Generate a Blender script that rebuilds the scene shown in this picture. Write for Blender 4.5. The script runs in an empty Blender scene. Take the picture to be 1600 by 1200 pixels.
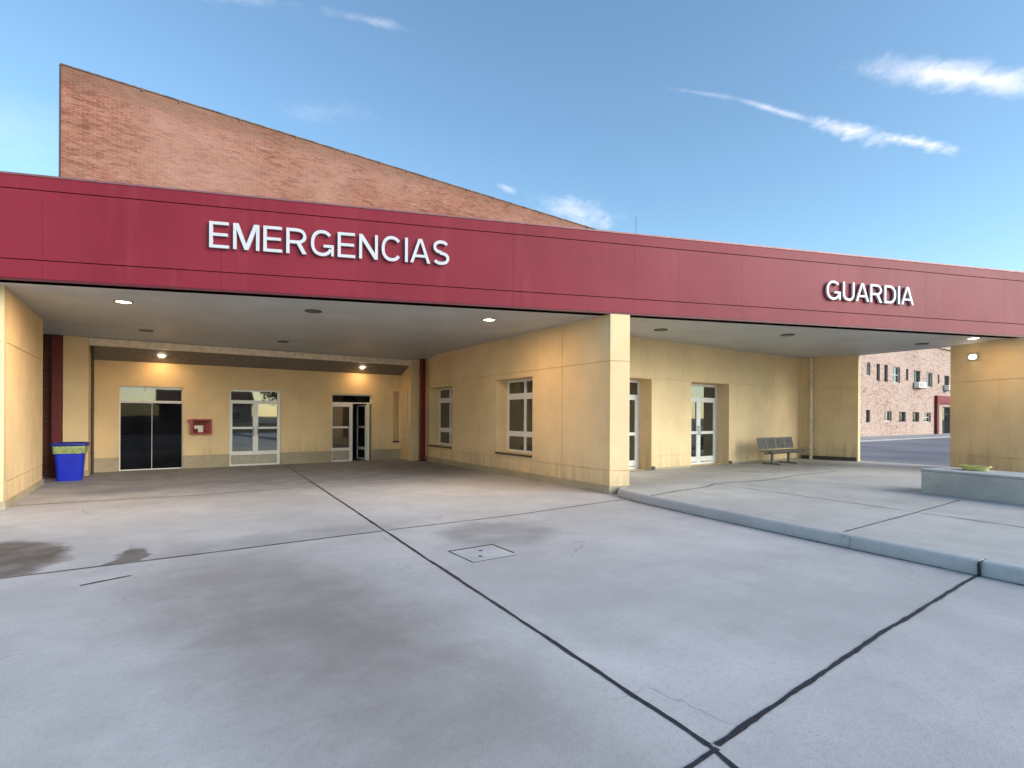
import bpy, bmesh, math, random
from mathutils import Vector, Matrix
random.seed(7)
S = bpy.context.scene
COL = S.collection
R = math.radians

# ------------------------------------------------------------------ helpers
def tag(o, label=None, cat=None, group=None, kind=None):
    if label: o['label'] = label
    if cat: o['category'] = cat
    if group: o['group'] = group
    if kind: o['kind'] = kind
    return o

def empty(name, loc, label=None, cat=None, group=None):
    o = bpy.data.objects.new(name, None)
    COL.objects.link(o)
    o.location = loc
    o.empty_display_size = 0.3
    return tag(o, label, cat, group)

def root_of(o):
    while o.parent: o = o.parent
    return o

class MB:
    """collects shapes given in world (or wall-local, through M) coordinates"""
    def __init__(self, M=None):
        self.v = []; self.f = []; self.M = M or Matrix.Identity(4); self.sm = []
    def add(self, vs, fs, smooth=False):
        b = len(self.v)
        self.v += [self.M @ Vector(p) for p in vs]
        for f in fs:
            self.f.append([b + i for i in f]); self.sm.append(smooth)
    def box(self, x0, x1, y0, y1, z0, z1):
        if x0 > x1: x0, x1 = x1, x0
        if y0 > y1: y0, y1 = y1, y0
        if z0 > z1: z0, z1 = z1, z0
        self.add([(x0,y0,z0),(x1,y0,z0),(x1,y1,z0),(x0,y1,z0),(x0,y0,z1),(x1,y0,z1),(x1,y1,z1),(x0,y1,z1)],
                 [(0,3,2,1),(4,5,6,7),(0,1,5,4),(1,2,6,5),(2,3,7,6),(3,0,4,7)])
    def prism(self, pts, z0, z1):
        """z0, z1: numbers or per-point lists"""
        n = len(pts)
        a = z0 if isinstance(z0, (list, tuple)) else [z0]*n
        b = z1 if isinstance(z1, (list, tuple)) else [z1]*n
        vs = [(p[0], p[1], a[i]) for i, p in enumerate(pts)] + [(p[0], p[1], b[i]) for i, p in enumerate(pts)]
        fs = [tuple(reversed(range(n))), tuple(range(n, 2*n))]
        for i in range(n):
            j = (i+1) % n
            fs.append((i, j, n+j, n+i))
        self.add(vs, fs)
    def sheet(self, pts, z):
        self.add([(p[0], p[1], z) for p in pts], [tuple(range(len(pts)))])
    def tube(self, p, q, r, n=14, r2=None, caps=True):
        p = Vector(p); q = Vector(q); d = (q-p).normalized()
        u = d.orthogonal().normalized(); w = d.cross(u)
        r2 = r if r2 is None else r2
        vs = []
        for c, rr in ((p, r), (q, r2)):
            for i in range(n):
                a = 2*math.pi*i/n
                vs.append(c + u*math.cos(a)*rr + w*math.sin(a)*rr)
        b = len(self.v)
        self.add(vs, [(i, (i+1) % n, n+(i+1) % n, n+i) for i in range(n)], True)
        if caps:
            self.add(vs[:n], [tuple(reversed(range(n)))]); self.add(vs[n:], [tuple(range(n))])
    def lathe(self, c, prof, n=28):
        vs = []; fs = []
        for r, z in prof:
            for i in range(n):
                a = 2*math.pi*i/n
                vs.append((c[0]+r*math.cos(a), c[1]+r*math.sin(a), c[2]+z))
        for k in range(len(prof)-1):
            for i in range(n):
                j = (i+1) % n
                fs.append((k*n+i, k*n+j, (k+1)*n+j, (k+1)*n+i))
        self.add(vs, fs, True)
    def build(self, name, m, parent=None, label=None, bevel=0.0, fix=True):
        me = bpy.data.meshes.new(name)
        off = root_of(parent).location if parent else Vector((0,0,0))
        me.from_pydata([v - off for v in self.v], [], self.f)
        for p, s in zip(me.polygons, self.sm): p.use_smooth = s
        if fix:
            bm = bmesh.new(); bm.from_mesh(me)
            bmesh.ops.recalc_face_normals(bm, faces=bm.faces)
            bm.to_mesh(me); bm.free()
        me.materials.append(m)
        o = bpy.data.objects.new(name, me)
        COL.objects.link(o)
        if parent: o.parent = parent
        if label: o['label'] = label
        if bevel:
            b = o.modifiers.new('bevel', 'BEVEL'); b.width = bevel; b.segments = 2; b.limit_method = 'ANGLE'
        return o

def frame_matrix(p0, p1, flip=1):
    """wall-local axes: s along p0->p1, q outward (flip=1: to the right of the direction), z up"""
    d = Vector((p1[0]-p0[0], p1[1]-p0[1], 0)).normalized()
    n = Vector((d.y, -d.x, 0))*flip
    return Matrix(((d.x, n.x, 0, p0[0]), (d.y, n.y, 0, p0[1]), (0, 0, 1, 0), (0, 0, 0, 1)))

# ------------------------------------------------------------------ node helper
class N:
    def __init__(self, name):
        self.m = bpy.data.materials.new(name); self.m.use_nodes = True
        self.t = self.m.node_tree; self.t.nodes.clear()
        self.out = self.t.nodes.new('ShaderNodeOutputMaterial')
    def n(self, typ, **kw):
        x = self.t.nodes.new(typ)
        for k, v in kw.items():
            if k == 'ins':
                for a, b in v.items(): self.put(x.inputs[a], b)
            else: setattr(x, k, v)
        return x
    def put(self, sock, val):
        if hasattr(val, 'is_output'): self.t.links.new(val, sock)
        else: sock.default_value = val
    def math(self, op, a, b=0.0, c=0.0, clamp=False):
        x = self.n('ShaderNodeMath', operation=op, use_clamp=clamp)
        self.put(x.inputs[0], a); self.put(x.inputs[1], b); self.put(x.inputs[2], c)
        return x.outputs[0]
    def mix(self, f, a, b, mode='MIX'):
        x = self.n('ShaderNodeMix', data_type='RGBA', blend_type=mode)
        self.put(x.inputs[0], f); self.put(x.inputs[6], a); self.put(x.inputs[7], b)
        return x.outputs[2]
    def ramp(self, f, lo, hi, a=0.0, b=1.0):
        x = self.n('ShaderNodeMapRange', interpolation_type='SMOOTHSTEP')
        self.put(x.inputs[0], f); self.put(x.inputs[1], lo); self.put(x.inputs[2], hi); self.put(x.inputs[3], a); self.put(x.inputs[4], b)
        return x.outputs[0]
    def noise(self, vec, scale, detail=4.0, rough=0.55, out='Fac', dist=0.0):
        x = self.n('ShaderNodeTexNoise')
        self.put(x.inputs['Vector'], vec)
        x.inputs['Scale'].default_value = scale; x.inputs['Detail'].default_value = detail
        x.inputs['Roughness'].default_value = rough; x.inputs['Distortion'].default_value = dist
        return x.outputs[out]
    def scaled(self, vec, s):
        x = self.n('ShaderNodeVectorMath', operation='MULTIPLY')
        self.put(x.inputs[0], vec); x.inputs[1].default_value = s
        return x.outputs[0]
    def pos(self):
        return self.n('ShaderNodeNewGeometry').outputs['Position']
    def xyz(self, v):
        x = self.n('ShaderNodeSeparateXYZ'); self.put(x.inputs[0], v); return x.outputs
    def bump(self, h, strength=0.3, dist=0.01):
        x = self.n('ShaderNodeBump'); x.inputs['Strength'].default_value = strength; x.inputs['Distance'].default_value = dist
        self.put(x.inputs['Height'], h); return x.outputs[0]
    def bsdf(self, col, rough=0.6, normal=None, spec=0.4, metal=0.0, **kw):
        x = self.n('ShaderNodeBsdfPrincipled')
        self.put(x.inputs['Base Color'], col); self.put(x.inputs['Roughness'], rough)
        x.inputs['Specular IOR Level'].default_value = spec; x.inputs['Metallic'].default_value = metal
        if normal is not None: self.put(x.inputs['Normal'], normal)
        for k, v in kw.items(): self.put(x.inputs[k], v)
        self.t.links.new(x.outputs[0], self.out.inputs[0])
        return self.m

def c4(r, g, b): return (r, g, b, 1)

# ------------------------------------------------------------------ materials
def mat_simple(name, col, rough=0.5, spec=0.4, metal=0.0, var=0.12, scale=6.0):
    k = N(name); p = k.pos()
    n = k.noise(p, scale, 5)
    f = k.ramp(n, 0.3, 0.7)
    dark = tuple(c*(1-var) for c in col); lite = tuple(min(1, c*(1+var)) for c in col)
    c = k.mix(f, c4(*dark), c4(*lite))
    r = k.ramp(k.noise(p, scale*3, 3), 0.3, 0.7, max(0.02, rough-0.07), min(1, rough+0.07))
    return k.bsdf(c, r, None, spec, metal)

def mat_plaster(name, col, dirt=(0.17, 0.14, 0.10), base=0.0):
    k = N(name); p = k.pos(); x, y, z = k.xyz(p)
    big = k.noise(p, 0.7, 5, 0.6)
    mid = k.noise(p, 4.0, 5, 0.6)
    streak = k.noise(k.scaled(p, (3.0, 3.0, 0.22)), 1.6, 5, 0.65)
    c = k.mix(k.ramp(big, 0.3, 0.72), c4(*[v*0.90 for v in col]), c4(*[min(1, v*1.06) for v in col]))
    c = k.mix(k.math('MULTIPLY', k.ramp(mid, 0.45, 0.75), 0.12), c, c4(*[v*0.72 for v in col]))
    # rain splash and scuffs above the plinth line, ragged upper limit
    zz = k.math('ADD', k.math('SUBTRACT', z, base), k.math('MULTIPLY', k.math('SUBTRACT', mid, 0.5), 1.1))
    low = k.math('MULTIPLY', k.ramp(zz, 0.85, 0.05), k.ramp(streak, 0.36, 0.70))
    c = k.mix(k.math('MULTIPLY', low, 0.36), c, c4(*dirt))
    run = k.math('MULTIPLY', k.ramp(streak, 0.55, 0.78), 0.16)
    c = k.mix(run, c, c4(*dirt))
    h = k.math('ADD', k.noise(p, 45, 4), k.math('MULTIPLY', mid, 0.8))
    return k.bsdf(c, 0.82, k.bump(h, 0.22, 0.006), 0.25)

def mat_concrete(name, col, stains_shade=(), joint_y=None, bump=0.25, scale=1.0, dark=0.6, gloss=0.78):
    k = N(name); p = k.pos(); x, y, z = k.xyz(p)
    wob = k.noise(p, 1.3, 4, 0.6, 'Color')
    w = k.n('ShaderNodeVectorMath', operation='MULTIPLY_ADD')
    k.put(w.inputs[0], wob); w.inputs[1].default_value = (0.7, 0.7, 0); 
    sub = k.n('ShaderNodeVectorMath', operation='SUBTRACT'); k.put(sub.inputs[0], p); sub.inputs[1].default_value = (0.35, 0.35, 0)
    k.put(w.inputs[2], sub.outputs[0]); pw = w.outputs[0]
    xw, yw, _ = k.xyz(pw)
    big = k.noise(p, 0.35*scale, 6, 0.62)
    mid = k.noise(p, 1.9*scale, 6, 0.62)
    fine = k.noise(p, 22, 5, 0.7)
    grit = k.noise(p, 95, 3, 0.7)
    c = k.mix(k.ramp(big, 0.32, 0.68), c4(*[v*0.84 for v in col]), c4(*[v*1.10 for v in col]))
    c = k.mix(k.math('MULTIPLY', k.ramp(mid, 0.42, 0.72), 0.40), c, c4(*[v*0.74 for v in col]))
    c = k.mix(k.math('MULTIPLY', k.ramp(fine, 0.48, 0.70), 0.40), c, c4(*[v*0.66 for v in col]))
    c = k.mix(k.math('MULTIPLY', k.ramp(grit, 0.50, 0.68), 0.55), c, c4(*[v*0.55 for v in col]))
    # sweeping/trowel streaks
    st = k.noise(k.scaled(p, (0.5, 3.5, 1)), 1.5, 5, 0.6)
    c = k.mix(k.math('MULTIPLY', k.ramp(st, 0.5, 0.75), 0.16), c, c4(*[v*0.7 for v in col]))
    vo = k.n('ShaderNodeTexVoronoi', feature='F1'); k.put(vo.inputs['Vector'], pw); vo.inputs['Scale'].default_value = 1.7
    spot = k.ramp(k.math('SUBTRACT', vo.outputs['Distance'], k.math('MULTIPLY', k.math('SUBTRACT', fine, 0.5), 0.06)), 0.055, 0.03)
    c = k.mix(k.math('MULTIPLY', spot, k.ramp(big, 0.45, 0.62, 0.0, 0.55)), c, c4(*[v*0.3 for v in col]))
    cr = k.n('ShaderNodeTexVoronoi', feature='DISTANCE_TO_EDGE'); k.put(cr.inputs['Vector'], pw); cr.inputs['Scale'].default_value = 0.33
    crack = k.math('MULTIPLY', k.ramp(cr.outputs['Distance'], 0.004, 0.0015), k.ramp(k.noise(p, 0.8, 3), 0.52, 0.62))
    c = k.mix(k.math('MULTIPLY', crack, 0.45), c, c4(*[v*0.35 for v in col]))
    pale = k.noise(k.scaled(p, (1.0, 0.6, 1)), 0.9, 5, 0.65)
    c = k.mix(k.math('MULTIPLY', k.ramp(pale, 0.52, 0.70), 0.30), c, c4(*[min(1, v*1.28) for v in col]))
    rough = gloss
    for (cx, cy, rx, ry, a, soft, amt, tint, lim) in stains_shade:
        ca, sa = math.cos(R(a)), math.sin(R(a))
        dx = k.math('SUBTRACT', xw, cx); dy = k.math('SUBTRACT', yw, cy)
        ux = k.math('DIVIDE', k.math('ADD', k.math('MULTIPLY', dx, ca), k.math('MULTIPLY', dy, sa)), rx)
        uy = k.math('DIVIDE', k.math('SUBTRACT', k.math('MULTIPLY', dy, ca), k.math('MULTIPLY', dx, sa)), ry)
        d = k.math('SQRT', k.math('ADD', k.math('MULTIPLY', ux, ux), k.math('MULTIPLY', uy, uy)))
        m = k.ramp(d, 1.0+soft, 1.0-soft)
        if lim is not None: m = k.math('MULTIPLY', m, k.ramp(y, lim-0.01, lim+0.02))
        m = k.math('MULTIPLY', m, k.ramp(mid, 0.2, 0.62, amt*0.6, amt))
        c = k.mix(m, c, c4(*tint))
    h = k.math('ADD', k.math('MULTIPLY', fine, 0.8), k.math('ADD', k.math('MULTIPLY', grit, 0.5), k.math('MULTIPLY', mid, 0.9)))
    return k.bsdf(c, rough, k.bump(h, bump, 0.012), 0.35)

CONC = (0.50, 0.48, 0.475)
STAINS_SHADE = [  # cx cy rx ry angle soft amount tint y-limit
    (-1.52, 8.1, 0.72, 1.25, -4, 0.14, 0.93, (0.085, 0.066, 0.056), 7.31),
    (-0.22, 7.35, 0.19, 0.80, -6, 0.16, 0.92, (0.08, 0.064, 0.056), 7.31),
    (0.9, 5.2, 1.0, 1.9, 10, 0.55, 0.62, (0.215, 0.185, 0.165), None),
    (1.2, 3.3, 0.8, 1.7, 6, 0.6, 0.58, (0.215, 0.185, 0.165), None),
    (4.1, 6.3, 0.85, 0.75, 0, 0.3, 0.50, (0.15, 0.14, 0.145), None),
    (1.6, 7.6, 1.7, 0.42, 4, 0.6, 0.35, (0.16, 0.15, 0.16), 7.31),
    (-0.4, 14.4, 0.9, 0.5, 0, 0.4, 0.6, (0.10, 0.09, 0.085), None),
    (1.4, 14.9, 1.2, 0.45, 0, 0.5, 0.5, (0.13, 0.12, 0.12), None),
    (3.0, 18.6, 9.5, 6.4, 0, 0.28, 0.72, (0.135, 0.145, 0.18), None),  # cool canopy shade, with dirt, painted into the bay floor colour
    (7.0, 15.6, 1.5, 2.2, 0, 0.5, 0.45, (0.13, 0.13, 0.145), None),
]
M_drive = mat_concrete('driveway_concrete', CONC, STAINS_SHADE, gloss=0.72)
DSTAIN = [(8.9, 8.4, 2.2, 0.9, 0, 0.5, 0.45, (0.17, 0.16, 0.15), None),
          (15.5, 8.9, 4.5, 1.3, 0, 0.5, 0.55, (0.15, 0.14, 0.13), None)]
M_deck = mat_concrete('walkway_concrete', (0.52, 0.50, 0.47), DSTAIN, gloss=0.7)
M_kerb = mat_concrete('kerb_concrete', (0.54, 0.53, 0.52), gloss=0.75)
M_lowwall = mat_concrete('low_wall_concrete', (0.52, 0.51, 0.47), gloss=0.8, scale=2)
M_plinth = mat_concrete('plinth_concrete', (0.44, 0.37, 0.25), scale=2)
M_soffit = None
M_yellow = mat_plaster('yellow_plaster', (0.80, 0.60, 0.345))
M_yellow_deck = mat_plaster('yellow_plaster_walkway', (0.80, 0.60, 0.345), base=0.15)
M_pink = None
M_white = mat_simple('white_aluminium', (0.78, 0.77, 0.73), 0.38, 0.5, var=0.04)
M_letter = mat_simple('white_letter_enamel', (0.56, 0.57, 0.59), 0.35, 0.5, var=0.04)
M_darkred = mat_simple('dark_red_steel', (0.13, 0.012, 0.012), 0.5, 0.4)
M_joint = mat_simple('black_joint_sealant', (0.022, 0.023, 0.028), 0.6, 0.4, var=0.4, scale=25)
M_steel = mat_simple('galvanised_steel', (0.34, 0.34, 0.33), 0.42, 0.5, 0.75)
M_darkmetal = mat_simple('dark_metal', (0.05, 0.05, 0.05), 0.45, 0.5, 0.4)
M_coping = mat_simple('grey_coping_metal', (0.30, 0.30, 0.31), 0.45, 0.5, 0.6)
M_sill = mat_simple('dark_slate_sill', (0.06, 0.055, 0.05), 0.5)
M_blue = mat_simple('blue_plastic', (0.014, 0.03, 0.50), 0.38, 0.5, var=0.08)
M_bluerim = mat_simple('dark_blue_plastic', (0.01, 0.025, 0.22), 0.4, 0.5)
M_liner = mat_simple('green_bin_bag', (0.24, 0.31, 0.11), 0.4, 0.5, var=0.3, scale=20)
M_lime = mat_simple('yellow_green_plastic', (0.66, 0.64, 0.22), 0.5, 0.4)
M_redbox = mat_simple('red_cabinet_paint', (0.36, 0.03, 0.02), 0.4, 0.5)
M_paper = mat_simple('white_label', (0.72, 0.66, 0.6), 0.6)
M_interior = mat_simple('dark_interior', (0.03, 0.027, 0.025), 0.8)
M_darkpanel = mat_simple('grey_kick_panel', (0.40, 0.36, 0.27), 0.5)
M_cream = mat_simple('cream_pipe', (0.70, 0.60, 0.42), 0.45)
M_drip = mat_simple('dark_drip_edge', (0.10, 0.015, 0.02), 0.5)
M_trim = mat_simple('grey_light_trim', (0.35, 0.35, 0.34), 0.4, 0.5, 0.3)
M_fcoping = mat_simple('red_grey_coping', (0.24, 0.10, 0.105), 0.45, 0.5, 0.2)
M_bench = mat_simple('grey_perforated_steel', (0.15, 0.145, 0.125), 0.6, 0.25)
M_fbrick = None

def mat_fascia():
    k = N('red_composite_panel'); p = k.pos(); x, y, z = k.xyz(p)
    b = k.noise(p, 0.45, 4)
    s = k.noise(k.scaled(p, (2, 2, 0.15)), 2.2, 5, 0.6)
    c = k.mix(k.ramp(b, 0.3, 0.7), c4(0.195, 0.015, 0.028), c4(0.235, 0.021, 0.036))
    c = k.mix(k.math('MULTIPLY', k.ramp(s, 0.5, 0.8), 0.16), c, c4(0.40, 0.10, 0.11))
    d2 = k.noise(k.scaled(p, (5, 5, 0.25)), 1.7, 5, 0.65)
    c = k.mix(k.math('MULTIPLY', k.ramp(d2, 0.56, 0.76), 0.30), c, c4(0.10, 0.018, 0.024))
    r = k.ramp(k.noise(p, 0.5, 2), 0.2, 0.8, 0.46, 0.50)
    return k.bsdf(c, r, None, 0.22)
M_fascia = mat_fascia()

def mat_soffit():
    k = N('grey_soffit_panels'); p = k.pos(); x, y, z = k.xyz(p)
    b = k.noise(p, 0.8, 5)
    c = k.mix(k.ramp(b, 0.3, 0.7), c4(0.44, 0.455, 0.445), c4(0.51, 0.525, 0.515))
    # plank seams
    fr = k.math('FRACT', k.math('MULTIPLY', y, 1/0.30))
    seam = k.math('LESS_THAN', fr, 0.035)
    c = k.mix(k.math('MULTIPLY', seam, 0.25), c, c4(0.10, 0.10, 0.09))
    return k.bsdf(c, 0.55, None, 0.4)
M_soffit = mat_soffit()

def mat_glass(name, tint, refl_ior=1.9):
    k = N(name); p = k.pos()
    d = k.n('ShaderNodeBsdfDiffuse'); 
    c = k.mix(k.ramp(k.noise(p, 1.6, 3), 0.35, 0.65), c4(*[t*0.5 for t in tint]), c4(*[t*1.6 for t in tint]))
    k.put(d.inputs[0], c)
    g = k.n('ShaderNodeBsdfGlossy'); g.inputs['Roughness'].default_value = 0.02; g.inputs['Color'].default_value = (0.92, 0.95, 0.95, 1)
    k.put(g.inputs['Normal'], k.bump(k.noise(p, 0.7, 1), 0.02, 0.05))
    f = k.n('ShaderNodeFresnel'); f.inputs[0].default_value = refl_ior
    m = k.n('ShaderNodeMixShader'); k.put(m.inputs[0], f.outputs[0]); k.put(m.inputs[1], d.outputs[0]); k.put(m.inputs[2], g.outputs[0])
    k.t.links.new(m.outputs[0], k.out.inputs[0]); return k.m
M_glass = mat_glass('window_glass', (0.018, 0.020, 0.020), 2.3)
M_dglass = mat_glass('dark_tinted_glass', (0.005, 0.005, 0.008), 1.28)

def mat_brick(name='pink_brick', axis='x', cols=((0.235, 0.068, 0.042), (0.34, 0.130, 0.085)), mortar=(0.31, 0.185, 0.135), pale=(0.40, 0.235, 0.18), ht=12.2):
    k = N(name); p = k.pos(); x, y, z = k.xyz(p)
    v = k.n('ShaderNodeCombineXYZ'); k.put(v.inputs[0], x if axis == 'x' else y); k.put(v.inputs[1], z)
    b = k.n('ShaderNodeTexBrick'); k.put(b.inputs['Vector'], v.outputs[0])
    b.inputs['Color1'].default_value = c4(*cols[0]); b.inputs['Color2'].default_value = c4(*cols[1]); b.inputs['Mortar'].default_value = c4(*mortar)
    b.inputs['Scale'].default_value = 1.0; b.inputs['Brick Width'].default_value = 0.24; b.inputs['Row Height'].default_value = 0.072
    b.inputs['Mortar Size'].default_value = 0.010; b.inputs['Mortar Smooth'].default_value = 0.2; b.inputs['Bias'].default_value = -0.1
    c = b.outputs['Color']
    pv = k.scaled(p, (1.0, 1.0, 3.2))
    n1 = k.noise(pv, 1.5, 6, 0.7); n2 = k.noise(p, 0.22, 5, 0.6); n3 = k.noise(k.scaled(p, (1.6, 1.6, 6.5)), 1.3, 6, 0.8)
    c = k.mix(k.math('MULTIPLY', k.ramp(n1, 0.48, 0.70), 0.55), c, c4(*pale))
    c = k.mix(k.math('MULTIPLY', k.ramp(n3, 0.50, 0.62), 0.85), c, c4(0.14, 0.055, 0.033))
    c = k.mix(k.math('MULTIPLY', k.ramp(n2, 0.40, 0.68), 0.45), c, c4(*pale))
    # soot just under the coping, ragged
    zz = k.math('ADD', z, k.math('MULTIPLY', k.math('SUBTRACT', n1, 0.5), 1.6))
    c = k.mix(k.math('MULTIPLY', k.ramp(zz, ht-0.75, ht-0.1), 0.55), c, c4(0.16, 0.085, 0.055))
    run = k.noise(k.scaled(p, (4.0, 4.0, 0.10)), 1.0, 4, 0.6)
    c = k.mix(k.math('MULTIPLY', k.math('MULTIPLY', k.ramp(run, 0.58, 0.75), k.ramp(z, ht-7, ht-1)), 0.4), c, c4(0.15, 0.09, 0.065))
    h = k.math('ADD', k.math('MULTIPLY', b.outputs['Fac'], -1.0), n3)
    return k.bsdf(c, 0.85, k.bump(h, 0.5, 0.012), 0.2)
M_brick = mat_brick()
M_bcoping = mat_simple('weathered_coping', (0.15, 0.12, 0.105), 0.7, 0.3, var=0.5, scale=3)
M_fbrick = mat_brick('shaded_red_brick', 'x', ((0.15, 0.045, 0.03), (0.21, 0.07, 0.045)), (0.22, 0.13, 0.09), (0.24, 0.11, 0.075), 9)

M_pink = mat_brick('pale_pink_brick', 'x', ((0.43, 0.29, 0.235), (0.51, 0.355, 0.295)), (0.50, 0.40, 0.34), (0.55, 0.42, 0.36), 30)
def mat_asphalt():
    k = N('street_asphalt'); p = k.pos()
    c = k.mix(k.ramp(k.noise(p, 0.15, 5), 0.35, 0.65), c4(0.17, 0.165, 0.185), c4(0.25, 0.24, 0.265))
    c = k.mix(k.math('MULTIPLY', k.ramp(k.noise(p, 60, 3), 0.5, 0.7), 0.4), c, c4(0.07, 0.07, 0.075))
    return k.bsdf(c, 0.85, k.bump(k.noise(p, 80, 3), 0.3, 0.01), 0.3)
M_asphalt = mat_asphalt()
M_terrain = mat_simple('dry_earth', (0.17, 0.155, 0.13), 0.9, 0.2, var=0.3, scale=0.3)
M_pave = mat_concrete('pavement_concrete', (0.36, 0.36, 0.36))

def mat_lamp(col, e):
    k = N('lamp_lens'); x = k.n('ShaderNodeEmission'); x.inputs[0].default_value = c4(*col); x.inputs[1].default_value = e
    k.t.links.new(x.outputs[0], k.out.inputs[0]); return k.m
M_lamp = mat_lamp((1.0, 0.86, 0.66), 9.0)
M_lens = mat_simple('unlit_lamp_lens', (0.10, 0.10, 0.095), 0.35)

# ------------------------------------------------------------------ ground, paving, street
def struct(name, mb, m): return tag(mb.build(name, m), kind='structure')

g = MB(); g.sheet([(-1500,-1500),(1500,-1500),(1500,1500),(-1500,1500)], -0.03); struct('ground', g, M_terrain)
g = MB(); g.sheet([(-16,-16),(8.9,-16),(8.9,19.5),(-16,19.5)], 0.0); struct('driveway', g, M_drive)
g = MB(); g.sheet([(20.6,-60),(160,-60),(160,17.0),(20.6,17.0)], 0.0); struct('street', g, M_asphalt)
g = MB(); g.prism([(20.9,17.0),(160,17.0),(160,21),(20.9,21)], -0.02, 0.10); struct('pavement', g, M_pave)

# kerb line of the raised walkway (from the end of the fin wall towards the viewer)
KERB = [(8.36,8.08),(8.10,7.85),(7.86,7.0),(7.62,5.4),(7.42,3.8),(7.22,1.78),(7.02,-0.5),(6.7,-4.0),(5.9,-12.0)]
HK = 0.16
def kerb_normal(i):
    a = Vector(KERB[max(0,i-1)]); b = Vector(KERB[min(len(KERB)-1,i+1)]); d = (b-a).normalized()
    return Vector((-d.y, d.x))        # towards the walkway (+X)
KW = 0.16
inner = [Vector(KERB[i]) + kerb_normal(i)*KW for i in range(len(KERB))]
g = MB()
pts = [(20.9,-12.0),(20.9,10.2),(8.6,10.2),(8.55,8.2)] + [(p.x, p.y) for p in inner]
g.sheet(pts, HK); struct('walkway', g, M_deck)
g = MB(); g.box(20.62,20.9,-12,10.2,-0.02,HK-0.004); struct('walkway_edge', g, M_deck)
def kerb_piece(ia, ib, gap0=0.0, gap1=0.0):
    g = MB(); prof = [(0.0,-0.02),(0.0,0.105),(0.012,0.130),(0.035,0.150),(0.07,HK+0.001),(KW+0.004,HK+0.002)]
    rows = []
    for i in range(ia, ib+1):
        n = kerb_normal(i); p = Vector(KERB[i])
        if i == ia: p = p + (Vector(KERB[i+1])-p).normalized()*gap0
        if i == ib: p = p + (Vector(KERB[i-1])-p).normalized()*gap1
        rows.append([(p.x+n.x*a, p.y+n.y*a, z) for a, z in prof])
    vs = [v for r in rows for v in r]; m = len(prof); fs = []
    for r in range(len(rows)-1):
        for j in range(m-1): fs.append((r*m+j, r*m+j+1, (r+1)*m+j+1, (r+1)*m+j))
    g.add(vs, fs, True)
    g.add(rows[0]+[(rows[0][-1][0], rows[0][-1][1], -0.02)], [tuple(range(m+1))]); g.add(rows[-1]+[(rows[-1][-1][0], rows[-1][-1][1], -0.02)], [tuple(range(m+1))])
    return struct('kerb', g, M_kerb)
kerb_piece(0, 5, 0, 0.012); kerb_piece(5, 8, 0.012, 0)

def strip(pts, w, z, name, jit=0.35, step=0.06):
    """an uneven line of joint sealant"""
    g = MB(); L = []
    for a, b in zip(pts[:-1], pts[1:]):
        a = Vector(a); b = Vector(b); n = max(2, int((b-a).length/step))
        for i in range(n): L.append(a + (b-a)*(i/n))
    L.append(Vector(pts[-1]))
    vs = []; off = 0.0; wl = w
    for i, p in enumerate(L):
        d = (L[min(i+1,len(L)-1)] - L[max(i-1,0)]).normalized(); n = Vector((-d.y, d.x))
        off = off*0.85 + random.uniform(-1,1)*w*0.09; wl = wl*0.55 + 0.45*w*random.uniform(1-jit*1.3, 1+jit*1.3)
        vs += [(p.x+n.x*(off+wl/2), p.y+n.y*(off+wl/2), z), (p.x+n.x*(off-wl/2), p.y+n.y*(off-wl/2), z)]
    g.add(vs, [(2*i, 2*i+1, 2*i+3, 2*i+2) for i in range(len(L)-1)])
    return struct(name, g, M_joint)
J = 0.004
strip([(3.75,18.6),(3.32,13.45),(2.81,7.37),(2.33,1.62)], 0.032, J, 'paving_joint')
strip([(2.33,1.62),(2.12,0.9),(1.9,-3.0)], 0.028, J, 'paving_joint')
strip([(2.36,1.60),(4.6,1.72),(6.6,1.78),(7.24,1.80)], 0.034, J+0.001, 'paving_joint', 0.35)
strip([(2.34,1.58),(1.0,1.5),(-6,1.3)], 0.03, J+0.001, 'paving_joint')
strip([(-9.0,7.2),(-1.24,7.27),(0.41,7.27),(2.80,7.30)], 0.030, J+0.001, 'paving_joint')
strip([(2.84,7.31),(5.0,7.28),(7.95,7.48)], 0.022, J+0.001, 'paving_joint')
strip([(-9.0,12.9),(-1.7,12.92),(0.71,12.68),(3.25,12.8)], 0.026, J+0.001, 'paving_joint', 0.6)
strip([(3.30,12.7),(5.2,12.55),(8.2,12.6)], 0.018, J+0.001, 'paving_joint', 0.6)
strip([(7.9,6.78),(8.9,6.95),(9.9,7.0),(10.6,7.25),(12.2,7.0),(14.0,7.15),(16,7.1)], 0.035, HK+J, 'paving_joint', 0.6)
strip([(7.56,3.24),(9.6,3.26),(12.35,3.32)], 0.022, HK+J, 'paving_joint')
strip([(10.5,7.1),(10.35,5.2),(10.1,3.3)], 0.020, HK+J+0.001, 'paving_joint', 0.6)
strip([(10.1,3.25),(9.9,1.6),(9.7,0)], 0.018, HK+J+0.001, 'paving_joint', 0.7)
strip([(9.3,1.55),(9.75,1.48)], 0.02, HK+J, 'paving_joint', 0.6)
strip([(-0.55,6.55),(-0.15,6.68)], 0.03, J, 'paving_joint', 0.6)
g = MB()
kp = Vector((7.22,1.78)); g.box(7.18,7.40,1.769,1.791,-0.01,HK-0.012); struct('paving_joint', g, M_joint)
# grime line where the kerb meets the driveway
strip([(8.05,7.82),(7.84,7.0),(7.60,5.4),(7.40,3.8),(7.20,1.78),(7.00,-0.5)], 0.02, J+0.002, 'paving_joint', 0.7)

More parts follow.
